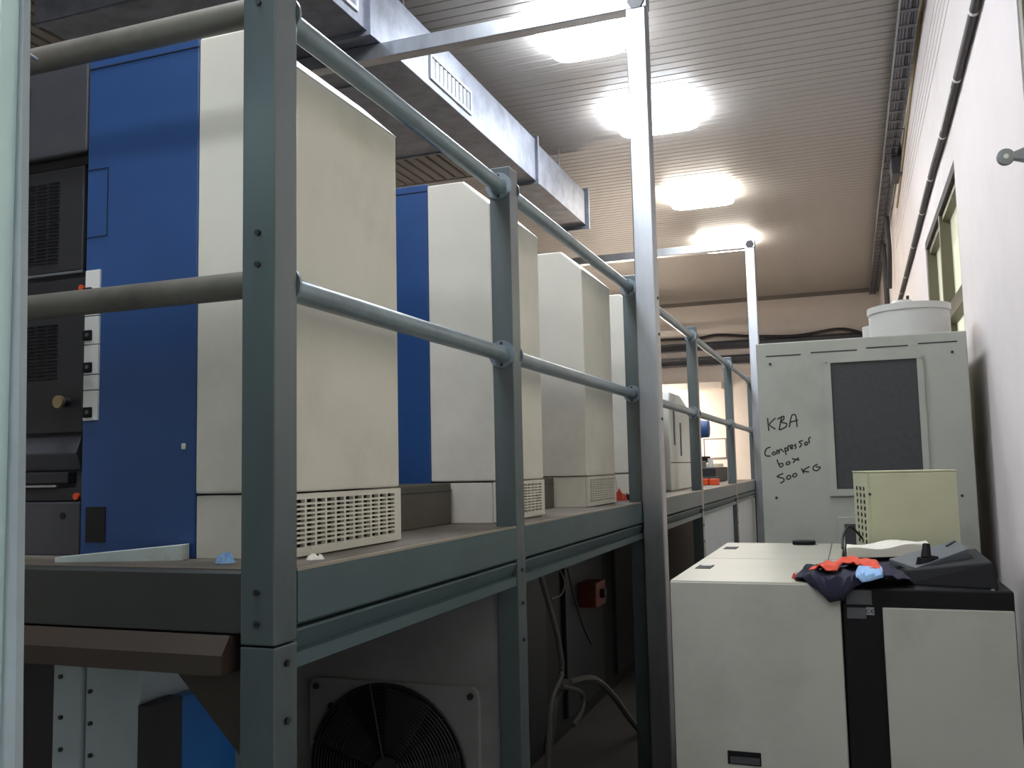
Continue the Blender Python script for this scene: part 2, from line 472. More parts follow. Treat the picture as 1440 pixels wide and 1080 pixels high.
for yy in (5.3, 8.8):
    for xx in (-3.0, -2.65): MB().cyl((xx, yy, 4.68), (xx, yy, ZC + .01), .006, 8).build('hanger_rod', 'galv', t)

# ------------------------------------------------------------------ printing units
TB = 1.603
def press_unit(y0, lab, detail=False):
    y1 = y0 + .55; xa = -1.19; xc = -1.44
    t = thing('printing_unit', (-1.5, y0 + .27, DK), lab, 'press unit', 'printing units in a row on the platform')
    cv = MB().prism([(xa, TB + .004), (xa, 2.615), (-1.297, 2.712), (xc, 2.712), (xc, TB + .004)], y0, y1, 'Y').build('side_cover', 'cream', t, bevel=.006, seg=3)
    MB().prism([(xa + .003, 2.612), (-1.297, 2.7155), (-1.30, 2.709), (xa - .004, 2.606)], y0 + .012, y1 - .002, 'Y').build('lip_highlight', 'white_paint', cv)  # white strip painted as the highlight along the cover's eave
    b = MB().box(xc, xa - .012, y0 + .005, y1 + .003, DK, TB).build('plinth', 'cream', t, bevel=.003)
    ya, yb, za, zb = y0 + .03, y1 - .035, DK + .024, TB - .013
    m = MB(); X0, X1 = xa - .010, xa + .002
    m.box(X0, X1, y0 + .005, ya, DK + .004, TB); m.box(X0, X1, yb, y1 + .003, DK + .004, TB)
    m.box(X0, X1, ya, yb, DK + .004, za); m.box(X0, X1, ya, yb, zb, TB)
    NC, NR = 11, 10
    for q in range(1, NC):
        yy = ya + (yb - ya) * q / NC; m.box(X0, X1, yy - .004, yy + .004, za, zb)
    for q in range(1, NR):
        zz = za + (zb - za) * q / NR; m.box(X0, X1 - .0002, ya, yb, zz - .0024, zz + .0024)
    m.build('vent_grille', 'cream', b)
    MB().box(xa - .0115, xa - .0105, ya, yb, za, zb).build('vent_shadow', 'black', b)
    hb = MB().box(-1.787, xc - .002, y0 + .004, y1 + .04, DK, 2.722).build('blue_housing', 'blue', t, bevel=.005)
    MB().box(-1.785, xc - .004, y0 + .0015, y0 + .006, 2.693, 2.695).build('seam', 'charcoal_dark', hb)
    MB().box(-2.9, -1.789, y0 + .06, y1 + .035, DK, 2.775).build('machine_core', 'charcoal', t, bevel=.01)
    return t

units = [(1.772, 'cream and blue printing unit behind the thick corner post, dark control panels at its side'),
         (3.06, 'cream and blue printing unit second along the platform, partly behind the second rail post'),
         (4.285, 'cream printing unit standing between the second rail post and the tall galvanized post'),
         (5.52, 'cream printing unit mostly hidden by the tall galvanized post')]
u1 = press_unit(*units[0])
ulist = [u1]
for y0, lab in units[1:]:
    o = copy_tree(u1); o.location.y += y0 - units[0][0]; o['label'] = lab; ulist.append(o)
# brown steps joining the units
for i, (a, b) in enumerate(((1.772, 3.06), (3.06, 4.285), (4.285, 5.52))):
    m = MB().box(-2.8, -1.36, a + .595, b - .002, DK, TB)
    o = m.build('link_block', 'brown_block', bevel=.004)
    tag(o, ['grey-brown link block between the first two printing units', 'grey-brown link block between the second and third printing units',
            'grey-brown link block between the third and fourth printing units'][i], 'machine block', 'link blocks between printing units')
    MB().box(-2.8, -1.358, a + .596, b - .003, TB - .03, TB - .026).build('seam', 'charcoal_dark', o)

# detail on the first unit's dark near side (only this one shows it)
yd = 1.772 + .06
def louvre_panel(x0, x1, z0, z1, lx0, lx1, lz0, lz1, rows, cols, name='access_panel'):
    p = MB().box(x0, x1, yd - .022, yd + .004, z0, z1).build(name, 'charcoal_dark', u1, bevel=.005)
    m = MB()
    for r in range(rows):
        for c in range(cols):
            cx0 = lx0 + (lx1 - lx0) * (c + .06) / cols; cx1 = lx0 + (lx1 - lx0) * (c + .94) / cols
            z = lz0 + (lz1 - lz0) * (r + .5) / rows; h = (lz1 - lz0) / rows
            m.add([(cx0, yd - .0215, z - h * .12), (cx1, yd - .0215, z - h * .12), (cx1, yd - .029, z + h * .3), (cx0, yd - .029, z + h * .3), (cx1, yd - .0215, z + h * .34), (cx0, yd - .0215, z + h * .34)],
                  [(0, 1, 2, 3), (3, 2, 4, 5), (0, 3, 5), (1, 4, 2)])
    m.build('louvres', 'charcoal', p)
    return p
K = 1.81 / 1.9
def q(x, y): v = PY(x, y, yd - .022); return v.x, v.z
xr = q(124, 300)[0]; xl = q(20, 300)[0]
zt = q(80, 225)[1]
MB().box(xl, xr, yd - .03, yd + .004, q(80, 222)[1], 2.775).build('upper_panel', 'charcoal', u1, bevel=.006)
up = u1.children[-1]
a, b = q(20, 205), q(47, 120)
MB().prism(rr(a[0], b[0], a[1], b[1], .015), yd - .034, yd - .029, 'Y').build('window_gasket', 'black', up)
MB().prism(rr(a[0] + .01, b[0] - .01, a[1] + .01, b[1] - .01, .012), yd - .035, yd - .033, 'Y').build('viewing_pane', 'slate', up)
MB().box(xl, xr, yd - .012, yd + .004, q(80, 236)[1], q(80, 224)[1]).build('shadow_gap', 'black', u1)
pa = louvre_panel(xl, q(118, 300)[0], q(80, 384)[1], q(80, 238)[1], q(20, 300)[0], q(85, 300)[0], q(60, 375)[1], q(60, 260)[1], 24, 4)
MB().cyl((xl, yd - .028, q(70, 388)[1]), (xr - .005, yd - .028, q(70, 388)[1]), .004, 8).build('hinge_rod', 'galv', u1)
MB().box(xl, xr, yd - .018, yd + .004, q(80, 440)[1], q(80, 393)[1]).build('control_strip', 'charcoal_dark', u1, bevel=.004)
v = q(115, 405); MB().cyl((v[0], yd - .019, v[1]), (v[0], yd - .026, v[1]), .008, 14).build('button', 'orange_plastic', u1)
pb = louvre_panel(xl, q(118, 500)[0], q(80, 610)[1], q(80, 442)[1], q(20, 500)[0], q(82, 500)[0], q(60, 537)[1], q(60, 458)[1], 16, 4)
v = q(95, 566); MB().cyl((v[0], yd - .02, v[1]), (v[0], yd - .045, v[1]), .012, 14).build('knob_stem', 'charcoal_dark', pb)
MB().cyl((v[0], yd - .045, v[1]), (v[0], yd - .055, v[1]), .016, 18).build('knob', 'brass', pb)
m = MB(); z0, z1 = q(80, 662)[1], q(80, 614)[1]
MB().prism([(yd - .012, z0), (yd - .03, (z0 + z1) / 2), (yd - .012, z1), (yd + .004, z1), (yd + .004, z0)], xl, q(110, 640)[0], 'X').build('roller_cover', 'charcoal', u1, bevel=.003)
MB().box(xl, q(98, 680)[0], yd - .03, yd + .004, q(80, 680)[1], q(80, 664)[1]).build('tray', 'charcoal_dark', u1, bevel=.003)
MB().box(xl, q(84, 680)[0], yd - .034, yd - .028, q(80, 685)[1], q(80, 682)[1]).build('tray_edge', 'galv', u1)
MB().box(xl, xr, yd - .02, yd + .004, q(80, 705)[1], q(80, 686)[1]).build('lower_strip', 'charcoal_dark', u1, bevel=.003)
v = q(108, 698); MB().cyl((v[0], yd - .019, v[1]), (v[0], yd - .027, v[1]), .009, 14).build('button', 'orange_plastic', u1)
kp = MB().box(xl, xr, yd - .03, yd + .004, DK, q(80, 706)[1]).build('kick_panel', 'charcoal', u1, bevel=.004)
v = q(92, 725); MB().cyl((v[0], yd - .028, v[1]), (v[0], yd - .032, v[1]), .009, 12).build('lock', 'black', kp)
# white control strip on the blue housing
yb = 1.772 + .004
def qb(x, y): v = PY(x, y, yb); return v.x, v.z
wz = [qb(130, yy)[1] for yy in (380, 445, 485, 527, 549, 592)]
wx0, wx1 = qb(121, 480)[0], qb(141, 480)[0]
for a, b in zip(wz[:-1], wz[1:]):
    s_ = MB().box(wx0, wx1, yb - .006, yb + .002, b + .0012, a - .0012).build('button_strip', 'white_paint', u1, bevel=.001)
for yy in (412, 472, 517, 580):
    zc = qb(130, yy)[1]; xx = qb(127, yy)[0]
    bx = MB().box(xx - .014, xx + .012, yb - .013, yb, zc - .013, zc + .013).build('switch', 'black_plastic', u1, bevel=.003)
    MB().cyl((xx + .003, yb - .0125, zc), (xx + .003, yb - .016, zc), .005, 10).build('key_ring', 'slate', bx)
# blue panel lines and a dark recess low down
a = qb(124, 240); b = qb(151, 331)
m = MB(); m.box(a[0], b[0], yb - .0022, yb + .001, a[1] - .001, a[1]); m.box(b[0] - .0012, b[0], yb - .0022, yb + .001, b[1], a[1]); m.box(a[0], b[0], yb - .0022, yb + .001, b[1], b[1] + .001)
m.build('panel_seam', 'charcoal_dark', u1)
a = qb(122, 713); b = qb(148, 763)
MB().box(a[0], b[0], yb - .003, yb + .001, b[1], a[1]).build('recess', 'black', u1)
v = qb(260, 627); MB().box(v[0] - .008, v[0] + .004, yb - .004, yb, v[1] - .008, v[1] + .006).build('sticker', 'paper', u1, bevel=.002)

# delivery unit beyond the last printing unit
t = thing('delivery_unit', (-1.7, 7.3, DK), 'white sheet-delivery housing with slotted side beyond the tall galvanized post', 'press unit')
pr = MB().prism([(6.82, DK), (6.82, 2.13), (6.86, 2.20), (7.3, 2.2), (7.75, 2.10), (7.75, DK)], -2.6, -1.25, 'X').build('housing', 'white_paint', t, bevel=.012)
MB().box(-1.252, -1.247, 6.82, 7.75, 1.665, 1.672).build('seam', 'charcoal_dark', pr)
for yy, za, zb in ((6.98, 1.80, 2.10), (7.25, 1.72, 1.98)):
    MB().box(-1.252, -1.244, yy - .02, yy + .02, za, zb).build('slot', 'slate', pr, bevel=.002)
MB().box(-2.5, -1.3, 6.25, 6.82, DK, 1.9).build('infeed_block', 'charcoal', t, bevel=.01)
MB().prism([(6.3, 1.9), (6.78, 2.2), (6.82, 2.2), (6.82, 1.9)], -2.4, -1.32, 'X').build('sloped_hood', 'cream', t, bevel=.008)

t = thing('electric_motor', (-1.42, 9.2, DK), 'blue electric motor on a stand beyond the third rail post from the far end', 'motor')
b_ = MB().cyl((-1.55, 9.2, 2.0), (-1.30, 9.2, 2.0), .088, 24).build('motor_body', 'blue', t, bevel=.012, smooth=True)
for q_ in range(6): MB().torus((-1.53 + q_ * .03, 9.2, 2.0), .09, .005, 'X', 24, 4).build('fin', 'blue', b_)
MB().box(-1.52, -1.44, 9.14, 9.26, DK, 1.93).build('stand', 'charcoal', t, bevel=.005)
t = thing('tool_crate', (-1.23, 8.7, DK), 'small orange crates lying together on the deck past the motor', 'crate')
MB().box(-1.32, -1.25, 8.64, 8.75, DK, DK + .06).build('crate_body', 'orange_plastic', t, bevel=.006)
MB().box(-1.24, -1.16, 8.64, 8.75, DK, DK + .06).build('crate_body', 'orange_plastic', t, bevel=.006)
MB().box(-1.32, -1.16, 8.69, 8.70, DK + .06, DK + .075).build('handle', 'charcoal_dark', t, bevel=.003)
t = thing('floor_pump', (-1.5, 10.3, DK), 'dark machine block on the far deck behind the end rails', 'machine')
MB().box(-2.4, -1.35, 9.9, 10.9, DK, DK + .16).build('body', 'charcoal_dark', t, bevel=.01)
MB().box(-2.2, -1.5, 10.0, 10.3, DK + .16, DK + .23).build('cover', 'slate', t, bevel=.008)
MB().cyl((-1.5, 10.6, DK + .16), (-1.5, 10.6, DK + .26), .03, 12).build('filler_neck', 'white_paint', t)

# ------------------------------------------------------------------ dark press base under the deck, fan unit, hoses
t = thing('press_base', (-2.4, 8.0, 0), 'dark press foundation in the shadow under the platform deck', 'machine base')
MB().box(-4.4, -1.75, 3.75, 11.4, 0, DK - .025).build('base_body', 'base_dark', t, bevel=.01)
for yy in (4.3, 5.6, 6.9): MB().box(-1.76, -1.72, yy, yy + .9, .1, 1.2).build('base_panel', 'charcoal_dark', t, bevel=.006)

t = thing('fan_unit', (-1.55, 3.2, 0), 'grey cooling unit with a big round wire-guarded fan under the deck', 'cooling unit')
MB().box(-2.05, -1.125, 2.93, 3.14, .06, DK - .04).build('case', 'case_grey', t, bevel=.006)
MB().box(-1.127, -1.119, 2.925, 2.94, .06, 1.25).build('edge_trim', 'galv', t)
def rrp(x0, x1, z0, z1, r): return rr(x0, x1, z0, z1, r)
pl = MB().prism(rrp(-1.86, -1.205, .28, .925, .035), 2.912, 2.932, 'Y').build('fan_plate', 'case_grey', t, bevel=.004)
for (cx, cz) in ((-1.83, .895), (-1.235, .895), (-1.77, .83)): MB().cyl((cx, 2.913, cz), (cx, 2.903, cz), .011, 10).build('bolt', 'charcoal_dark', pl)
fc = (-1.545, 2.90, .625)
MB().cyl((fc[0], 2.913, fc[2]), (fc[0], 2.909, fc[2]), .292, 48).build('fan_opening', 'black', pl)
gm = MB()
for k_ in range(4, 24): gm.torus((fc[0], 2.893, fc[2]), .012 * k_ + .005, .0022, 'Y', 48, 4)
gm.torus((fc[0], 2.90, fc[2]), .293, .006, 'Y', 56, 6)
gd = gm.build('wire_guard', 'charcoal_dark', pl)
for a in (30, 90, 150, 210, 270, 330):
    a = math.radians(a + 12)
    MB().cyl((fc[0] + .05 * math.cos(a), 2.889, fc[2] + .05 * math.sin(a)), (fc[0] + .30 * math.cos(a), 2.896, fc[2] + .30 * math.sin(a)), .004, 6).build('guard_spoke', 'charcoal_dark', gd)
MB().cyl((fc[0], 2.886, fc[2]), (fc[0], 2.905, fc[2]), .05, 20).build('hub', 'charcoal', gd)
for k_ in range(5):
    a = 2 * math.pi * k_ / 5; ca, sa = math.cos(a), math.sin(a)
    MB().hexa([(fc[0] + r_ * ca - s_ * sa, yy, fc[2] + r_ * sa + s_ * ca) for yy in (2.900, 2.903) for (r_, s_) in ((.06, -.03), (.27, -.09), (.27, .09), (.06, .03))]).build('blade', 'charcoal', pl)

# pale machine side panels low behind the corner post
t = thing('lower_machine_cabinet', (-1.75, 1.95, 0), 'pale blue-grey bolted cabinet under the end of the platform', 'cabinet')
yl = 1.80
def ql(x, y): v = PY(x, y, yl); return v.x, v.z
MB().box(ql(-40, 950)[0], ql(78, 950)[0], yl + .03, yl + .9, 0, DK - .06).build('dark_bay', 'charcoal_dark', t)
s1 = MB().box(ql(80, 950)[0], ql(119, 950)[0], yl - .01, yl + .3, 0, DK - .06).build('bolted_strip', 'light_panel', t, bevel=.003)
s2 = MB().box(ql(121, 950)[0], ql(197, 950)[0], yl, yl + .3, 0, DK - .06).build('front_panel', 'light_panel', t, bevel=.003)
for yy in (950, 1007, 1052): v = ql(91, yy); MB().cyl((v[0], yl - .009, v[1]), (v[0], yl - .016, v[1]), .0055, 8).build('bolt', 'charcoal_dark', s1)
for yy in (930, 972, 1017, 1062): v = ql(128, yy); MB().cyl((v[0], yl + .001, v[1]), (v[0], yl - .006, v[1]), .0055, 8).build('bolt', 'charcoal_dark', s2)
xs = ql(197, 1000)[0]; zs = ql(197, 990)[1]
MB().box(xs + .001, xs + .17, yl + .32, yl + .36, 0, DK - .06).build('rear_panel', 'light_panel', t, bevel=.003)
sb = thing('side_guard', (xs + .08, yl + .15, 0), 'dark and blue guard box in front of the pale cabinet under the platform', 'guard')
MB().box(xs + .002, xs + .04, yl - .01, yl + .10, 0, zs).build('dark_side', 'charcoal_dark', sb, bevel=.002)
MB().box(xs + .002, xs + .04, yl + .101, yl + .31, 0, zs - .004).build('blue_side', 'blue_bright', sb, bevel=.002)

# hoses in the open bay
hz = lambda pts, X: [PX(px, py, X) for px, py in pts]
def hose(pts, r, mat, lab):
    o = MB().tube(smooth_path(pts, 6), r, 8).build('hose', mat, smooth=True)
    return tag(o, lab, 'hose', 'hoses hanging under the deck')
hose(hz(((757, 800), (772, 850), (785, 900), (790, 948), (775, 990), (770, 1100)), -1.25), .012, 'hose_grey', 'thick grey hose drooping beside the second rail post under the deck')
hose(hz(((780, 790), (793, 815), (790, 835), (775, 842)), -1.22), .004, 'hose_grey', 'thin pale looped cable under the deck beam')
hose(hz(((798, 800), (808, 840), (820, 880), (832, 905)), -1.4), .006, 'hose_dark', 'thin dark hose hanging straight under the deck')
hose(hz(((800, 960), (835, 955), (862, 978), (885, 1010), (912, 1045), (930, 1090)), -1.30), .018, 'hose_grey', 'fat grey hose arching down to the floor under the deck')
hose(hz(((790, 965), (818, 975), (818, 1000), (806, 1020)), -1.25), .012, 'hose_grey', 'short curled grey hose under the deck')
hose(hz(((795, 960), (780, 985), (775, 1020), (770, 1060)), -1.28), .02, 'hose_dark', 'fat dark hose dropping to the floor under the deck')
vv = PX(866, 835, -1.5)
t = thing('red_valve_box', (vv.x, vv.y, vv.z - .08), 'dim red valve box fixed to the press base in shadow', 'valve box')
MB().box(-1.76, -1.60, vv.y - .12, vv.y + .12, vv.z - .08, vv.z + .08).build('box', 'valve_red', t, bevel=.008)
MB().cyl((-1.61, vv.y, vv.z), (-1.57, vv.y, vv.z), .03, 12).build('dial', 'charcoal_dark', t)

# bits lying on the deck
bz = [PZ(95, 795, 1.462), PZ(268, 772, 1.487)]
A = Vector((-1.735, 1.665, 1.459)); B = Vector((-1.448, 1.752, 1.483))
d = (B - A); nrm = Vector((-d.y, d.x, 0)).normalized() * .02
m = MB().hexa([A - nrm, B - nrm, B + nrm, A + nrm, A - nrm + Vector((0, 0, .010)), B - nrm + Vector((0, 0, .010)), B + nrm + Vector((0, 0, .010)), A + nrm + Vector((0, 0, .010))])
m.v = [(p[0], p[1], max(p[2], DK)) if i < 4 else p for i, p in enumerate(m.v)]
m.v = [(p[0], p[1], DK) if i < 4 else p for i, p in enumerate(m.v)]
tag(m.build('painted_bar', 'chip_paint', bevel=.001), 'flat bar with chipped white and pale blue paint on the deck', 'bar')


def scrap(name, c, r, h, mat, lab, cat, seed=0, n=10, group=None):
    rnd = random.Random(seed); vs = []; fs = []
    R_, T = 8, 20
    for i in range(R_ + 1):
        for j in range(T):
            a = 2 * math.pi * j / T; rad = r * i / R_ * (1 + .35 * noise.noise(Vector((math.cos(a) * 1.3 + seed, math.sin(a) * 1.3, 0))))
            z = h * (1 - (i / R_) ** 4) * (.7 + 1.1 * noise.noise(Vector((rad * math.cos(a) / r * 3, rad * math.sin(a) / r * 3, seed))))
            vs.append((c[0] + rad * math.cos(a), c[1] + rad * math.sin(a), c[2] + max(z, 0) + .001))
    for i in range(R_):
        for j in range(T): fs.append((i * T + j, i * T + (j + 1) % T, (i + 1) * T + (j + 1) % T, (i + 1) * T + j))
    fs.append(tuple(R_ * T + j for j in range(T - 1, -1, -1)))
    o = MB().add(vs, fs).build(name, mat, smooth=True)
    return tag(o, lab, cat, group)


v = PZ(420, 790, DK); scrap('paper_scrap', (-1.135, 1.80, DK), .02, .012, 'paper', 'crumpled white paper scrap on the deck edge below the first vent', 'paper', 1)
v = PZ(335, 790, DK); scrap('paper_scrap', (-1.30, 1.70, DK), .022, .02, 'sky_cloth', 'crumpled pale blue wipe on the deck beside the corner post', 'wipe', 2)
scrap('shop_rag', (-1.25, 5.15, DK), .055, .05, 'orange_cloth', 'orange rag heap on the deck beside the third printing unit', 'rag', 3)
scrap('shop_rag', (-1.17, 5.22, DK), .06, .05, 'navy_cloth', 'dark rag heap on the deck next to the orange rag', 'rag', 4)

# ------------------------------------------------------------------ grey cabinet with console in the aisle
ZT, CY0, CY1 = 1.28, 3.005, 4.47
cx0, cx1, cx2 = -.57, -.048, .418
t = thing('air_supply_cabinet', (-.08, 3.7, 0), 'wide pale grey equipment cabinet with black console half in the aisle', 'cabinet')
bd = MB().box(cx0, cx1 - .004, CY0 + .012, CY1, .05, ZT - .02).build('body', 'cream_cab', t, bevel=.004)
fp = MB().box(cx0, cx1 - .006, CY0, CY0 + .018, .1, ZT - .004).build('front_panel', 'cream_cab', t, bevel=.003)
for a, b in ((CY0 + .004, 3.728), (3.736, CY1)):
    l_ = MB().box(cx0, cx1 - .075 if False else cx1 - .006, a, b, ZT - .02, ZT).build('lid', 'lid', t, bevel=.003)
    yy = a + .40 if a < 3.5 else a + .45
    lt = MB().box(-.565 + .02, -.565 + .075, yy - .055, yy + .055, ZT - .001, ZT + .002).build('latch', 'black_plastic', l_, bevel=.001)
    MB().box(-.565 + .035, -.565 + .07, yy - .01, yy + .03, ZT + .0015, ZT + .005).build('latch_tongue', 'slate', lt, bevel=.001)
MB().box(cx1 - .055, cx1 - .052, CY0 + .5, CY1, ZT - .001, ZT + .0008).build('lid_seam', 'charcoal_dark', t)
MB().box(cx0 + .03, cx2 - .03, CY0 + .06, CY1 - .05, 0, .06).build('foot_plinth', 'black_plastic', t)
a, b = PY(1023, 1055, CY0), PY(1071, 1078, CY0)
hr = MB().box(a.x, b.x, CY0 - .003, CY0 + .004, b.z, a.z).build('handle_recess', 'black_plastic', fp, bevel=.002)
MB().box(a.x + .008, b.x - .004, CY0 - .004, CY0 - .002, b.z + .004, a.z - .016).build('handle_grip', 'charcoal', hr)
# black half
bk = MB().box(cx1, cx2, CY0 + .002, CY1, .05, ZT - .012).build('black_frame', 'black_plastic', t, bevel=.006)
dr = MB().box(.064, .414, CY0 - .010, CY0 + .01, .12, 1.213).build('door', 'cream_cab', t, bevel=.003)
# rating plates
p1 = MB().box(-.036, .036, CY0 - .001, CY0 + .004, 1.220, 1.262).build('rating_plate', 'plate_label', t)
p2 = MB().box(-.036, .018, CY0 - .001, CY0 + .004, 1.178, 1.210).build('rating_plate', 'plate_label', t)
p3 = MB().box(.019, .041, CY0 - .0015, CY0 + .004, 1.190, 1.212).build('ce_plate', 'ce_plate', t)
m = MB()
def stroke(m, pts, r=.0012, n=5): m.tube(pts, r, n)
arc = lambda cx, cz, r, a0, a1: [(cx + r * math.cos(math.radians(a)), CY0 - .0016, cz + r * math.sin(math.radians(a))) for a in range(a0, a1 + 1, 20)]
stroke(m, arc(.0258, 1.201, .0055, 60, 300), .0013); stroke(m, arc(.0370, 1.201, .0055, 60, 300), .0013); stroke(m, [(.0315, CY0 - .0016, 1.201), (.0385, CY0 - .0016, 1.201)], .0013)
m.build('ce_letters', 'marker', p3)
# console hump
zb_ = ZT - .014
cb = MB().hexa([(.135, 3.115, zb_), (.385, 3.035, zb_), (.40, 3.62, zb_), (.12, 3.62, zb_),
                PY(1277, 801, 3.13), PY(1396, 790, 3.06), PY(1372, 771, 3.62), PY(1262, 788, 3.62)]).build('console', 'black_plastic', t, bevel=.006)
cc = [PY(1250, 786, 3.50), PY(1288, 798, 3.16), PY(1363, 771, 3.26), PY(1344, 759, 3.55)]
dn = Vector((0, 0, -.014))
sc = MB().hexa([cc[0] + dn, cc[1] + dn, cc[2] + dn * 2.6, cc[3] + dn * 2.6] + cc).build('console_panel', 'slate', cb, bevel=.003)
ds = [PY(1329, 768, 3.46), PY(1331, 769.5, 3.42), PY(1344, 762, 3.50), PY(1342, 761, 3.53)]
MB().hexa([p + dn * .2 for p in ds] + [p - dn * .3 for p in ds]).build('display_slit', 'black', sc)
ks = PY(1303, 795, 3.22)
kb = MB().cyl((ks.x, 3.22, 1.31), (ks.x, 3.22, 1.342), .034, 16, r2=.026).build('knob_base', 'black_plastic', cb, smooth=True)
MB().cyl((ks.x, 3.22, 1.34), (ks.x + .004, 3.235, 1.382), .016, 12, r2=.011).build('knob', 'black_plastic', kb, smooth=True)
MB().cyl((ks.x - .005, 3.22, 1.346), (ks.x + .035, 3.215, 1.340), .006, 10).build('lever', 'black_plastic', kb, smooth=True)
MB().cyl((.365, 3.02, ZT - .015), (.365, 3.02, ZT - .008), .006, 10).build('screw', 'galv', bk)

# paper roll/sheet on the cabinet
m = MB(); vs = []; fs = []
n = 14
for i in range(n + 1):
    u_ = i / n; xx = -.035 + u_ * .30
    for j, (dy, dz) in enumerate(((0, .0), (.0, .035), (.06, .042), (.16, .040), (.22, .03), (.22, 0))):
        wv = .006 * math.sin(u_ * 9 + j)
        vs.append((xx, 3.78 + dy + .12 * u_, ZT + .001 + (dz + wv * (dz > 0)) * (1 + .3 * u_)))
for i in range(n):
    for j in range(6): fs.append((i * 6 + j, i * 6 + (j + 1) % 6, (i + 1) * 6 + (j + 1) % 6, (i + 1) * 6 + j))
fs += [(5, 4, 3, 2, 1, 0), tuple(n * 6 + j for j in range(6))]
tag(m.add(vs, fs).build('paper_bundle', 'paper', bevel=.003), 'flat bundle of off-white paper lying on the cabinet before the small box', 'paper')

# vented metal box
t = thing('vented_box', (.2, 4.30, ZT), 'small olive-cream metal box with punched side standing on the cabinet', 'metal box')
x0, x1, y0, y1, z0, z1 = .032, .385, 4.20, 4.47, ZT - .012, 1.606
VB = t
cs = MB().box(x0, x1, y0, y1, z0, z1 - .004).build('case', 'box_paint', t, bevel=.003)
MB().box(x0 + .012, x1 + .004, y0 - .006, y0 + .001, z0 + .001, z1 - .01).build('front_plate', 'box_paint', t, bevel=.002)
MB().box(x0 - .002, x1 + .006, y0 - .004, y1, z1 - .006, z1).build('lid', 'box_paint', t, bevel=.002)
m = MB()
for r_ in range(9):
    for c_ in range(3):
        yy = y0 + .05 + c_ * .07; zz = z0 + .04 + r_ * .028
        m.cyl((x0 + .002, yy, zz), (x0 - .003, yy, zz), .009, 8)
m.build('punched_vents', 'black', cs)
MB().cyl((x0 + .01, y0 - .006, 1.51), (x0 + .01, y0 - .010, 1.51), .006, 8).build('screw', 'charcoal_dark', cs)
VB.rotation_euler.z = math.radians(11)
cbp = smooth_path([(x0 + .0, 4.30, 1.31), (-.02, 4.26, 1.37), (-.05, 4.22, 1.33), (-.055, 4.18, ZT + .004)], 6)
tag(MB().tube(cbp, .005, 8).build('power_cable', 'cable_black', smooth=True), 'dark cable bending from the small box onto the cabinet lid', 'cable')
tag(MB().prism(rr(-.27, -.17, 4.36, 4.44, .03), ZT, ZT + .018, 'Z').build('black_pad', 'black_plastic', bevel=.004), 'small flat black pad at the rear of the cabinet lid', 'pad')


# rags on the cabinet front edge
def drape(name, mat, lab, us, seed, zoff=0.0, amp=.012, thick=.004):
    """us: list of (x, y_back, y_front_overhang, hang) across the width; the cloth lies on the top and falls over the front edge"""
    vs = []; fs = []; NU = 36; NV = 26
    def val(k, u):
        f_ = u * (len(us) - 1); i = min(int(f_), len(us) - 2); s_ = f_ - i; s_ = s_ * s_ * (3 - 2 * s_)
        return us[i][k] * (1 - s_) + us[i + 1][k] * s_
    for i in range(NU + 1):
        u = i / NU; x = val(0, u); yb_ = val(1, u); yf = val(2, u); hg = val(3, u)
        Ltop = max(yb_ - yf, .01); Lt = Ltop + hg
        for j in range(NV + 1):
            s_ = Lt * j / NV
            edge = min(1, min(u, 1 - u) * 7) * min(1, (j / NV) * 6)
            nz = noise.noise(Vector((x * 16 + seed, s_ * 14, seed))) + .6 * noise.noise(Vector((x * 38, s_ * 30 + seed, 2 * seed)))
            if s_ <= Ltop:
                p = Vector((x, yb_ - s_, ZT + .004 + zoff + max(0, (amp * 1.5 + amp * 1.6 * nz)) * edge))
            else:
                e = s_ - Ltop; hfac = min(1, e / .012)
                p = Vector((x + .01 * nz * e / .1, yf - .004 - zoff - (.006 + .010 * abs(nz)) * hfac, ZT + .004 + zoff - e + amp * edge * (1 - hfac)))
            vs.append(p)
    for i in range(NU):
        for j in range(NV):
            a = i * (NV + 1) + j; fs.append((a, a + 1, a + NV + 2, a + NV + 1))
    o = MB().add(vs, fs).build(name, mat, smooth=True)
    md = o.modifiers.new('thickness', 'SOLIDIFY'); md.thickness = thick; md.offset = 1
    return tag(o, lab, 'rag')


drape('navy_garment', 'navy_cloth', 'crumpled navy cloth hanging over the front edge of the cabinet',
      [(-.185, 3.13, 3.05, 0.0), (-.16, 3.30, 3.02, 0.0), (-.12, 3.40, 3.003, .02), (-.085, 3.42, 3.003, .058), (-.045, 3.42, 3.003, .05), (-.01, 3.40, 3.003, .012), (.04, 3.40, 3.02, 0), (.10, 3.36, 3.03, 0), (.15, 3.28, 3.05, 0.0)], 3, 0, .012)
drape('orange_cloth', 'orange_cloth', 'coral orange cloth scrap lying on the navy cloth',
      [(-.14, 3.10, 3.07, 0), (-.115, 3.13, 3.05, 0), (-.092, 3.20, 3.022, 0), (-.062, 3.23, 3.03, 0), (-.042, 3.25, 3.15, 0), (-.012, 3.30, 3.14, 0), (.008, 3.31, 3.11, 0), (.035, 3.33, 3.07, 0), (.06, 3.28, 3.05, 0), (.072, 3.16, 3.06, 0)], 8, .026, .010)
drape('blue_cloth', 'sky_cloth', 'pale blue cloth scrap on the navy cloth beside the orange one',
      [(-.002, 3.06, 3.0, .004), (.012, 3.11, 3.0, .016), (.045, 3.12, 3.0, .010), (.066, 3.12, 3.0, .006), (.07, 3.10, 3.03, 0)], 12, .022, .008)
scrap('red_scrap', (-.188, 3.12, ZT), .012, .016, 'orange_cloth', 'tiny red scrap at the left end of the navy cloth', 'rag', 9)

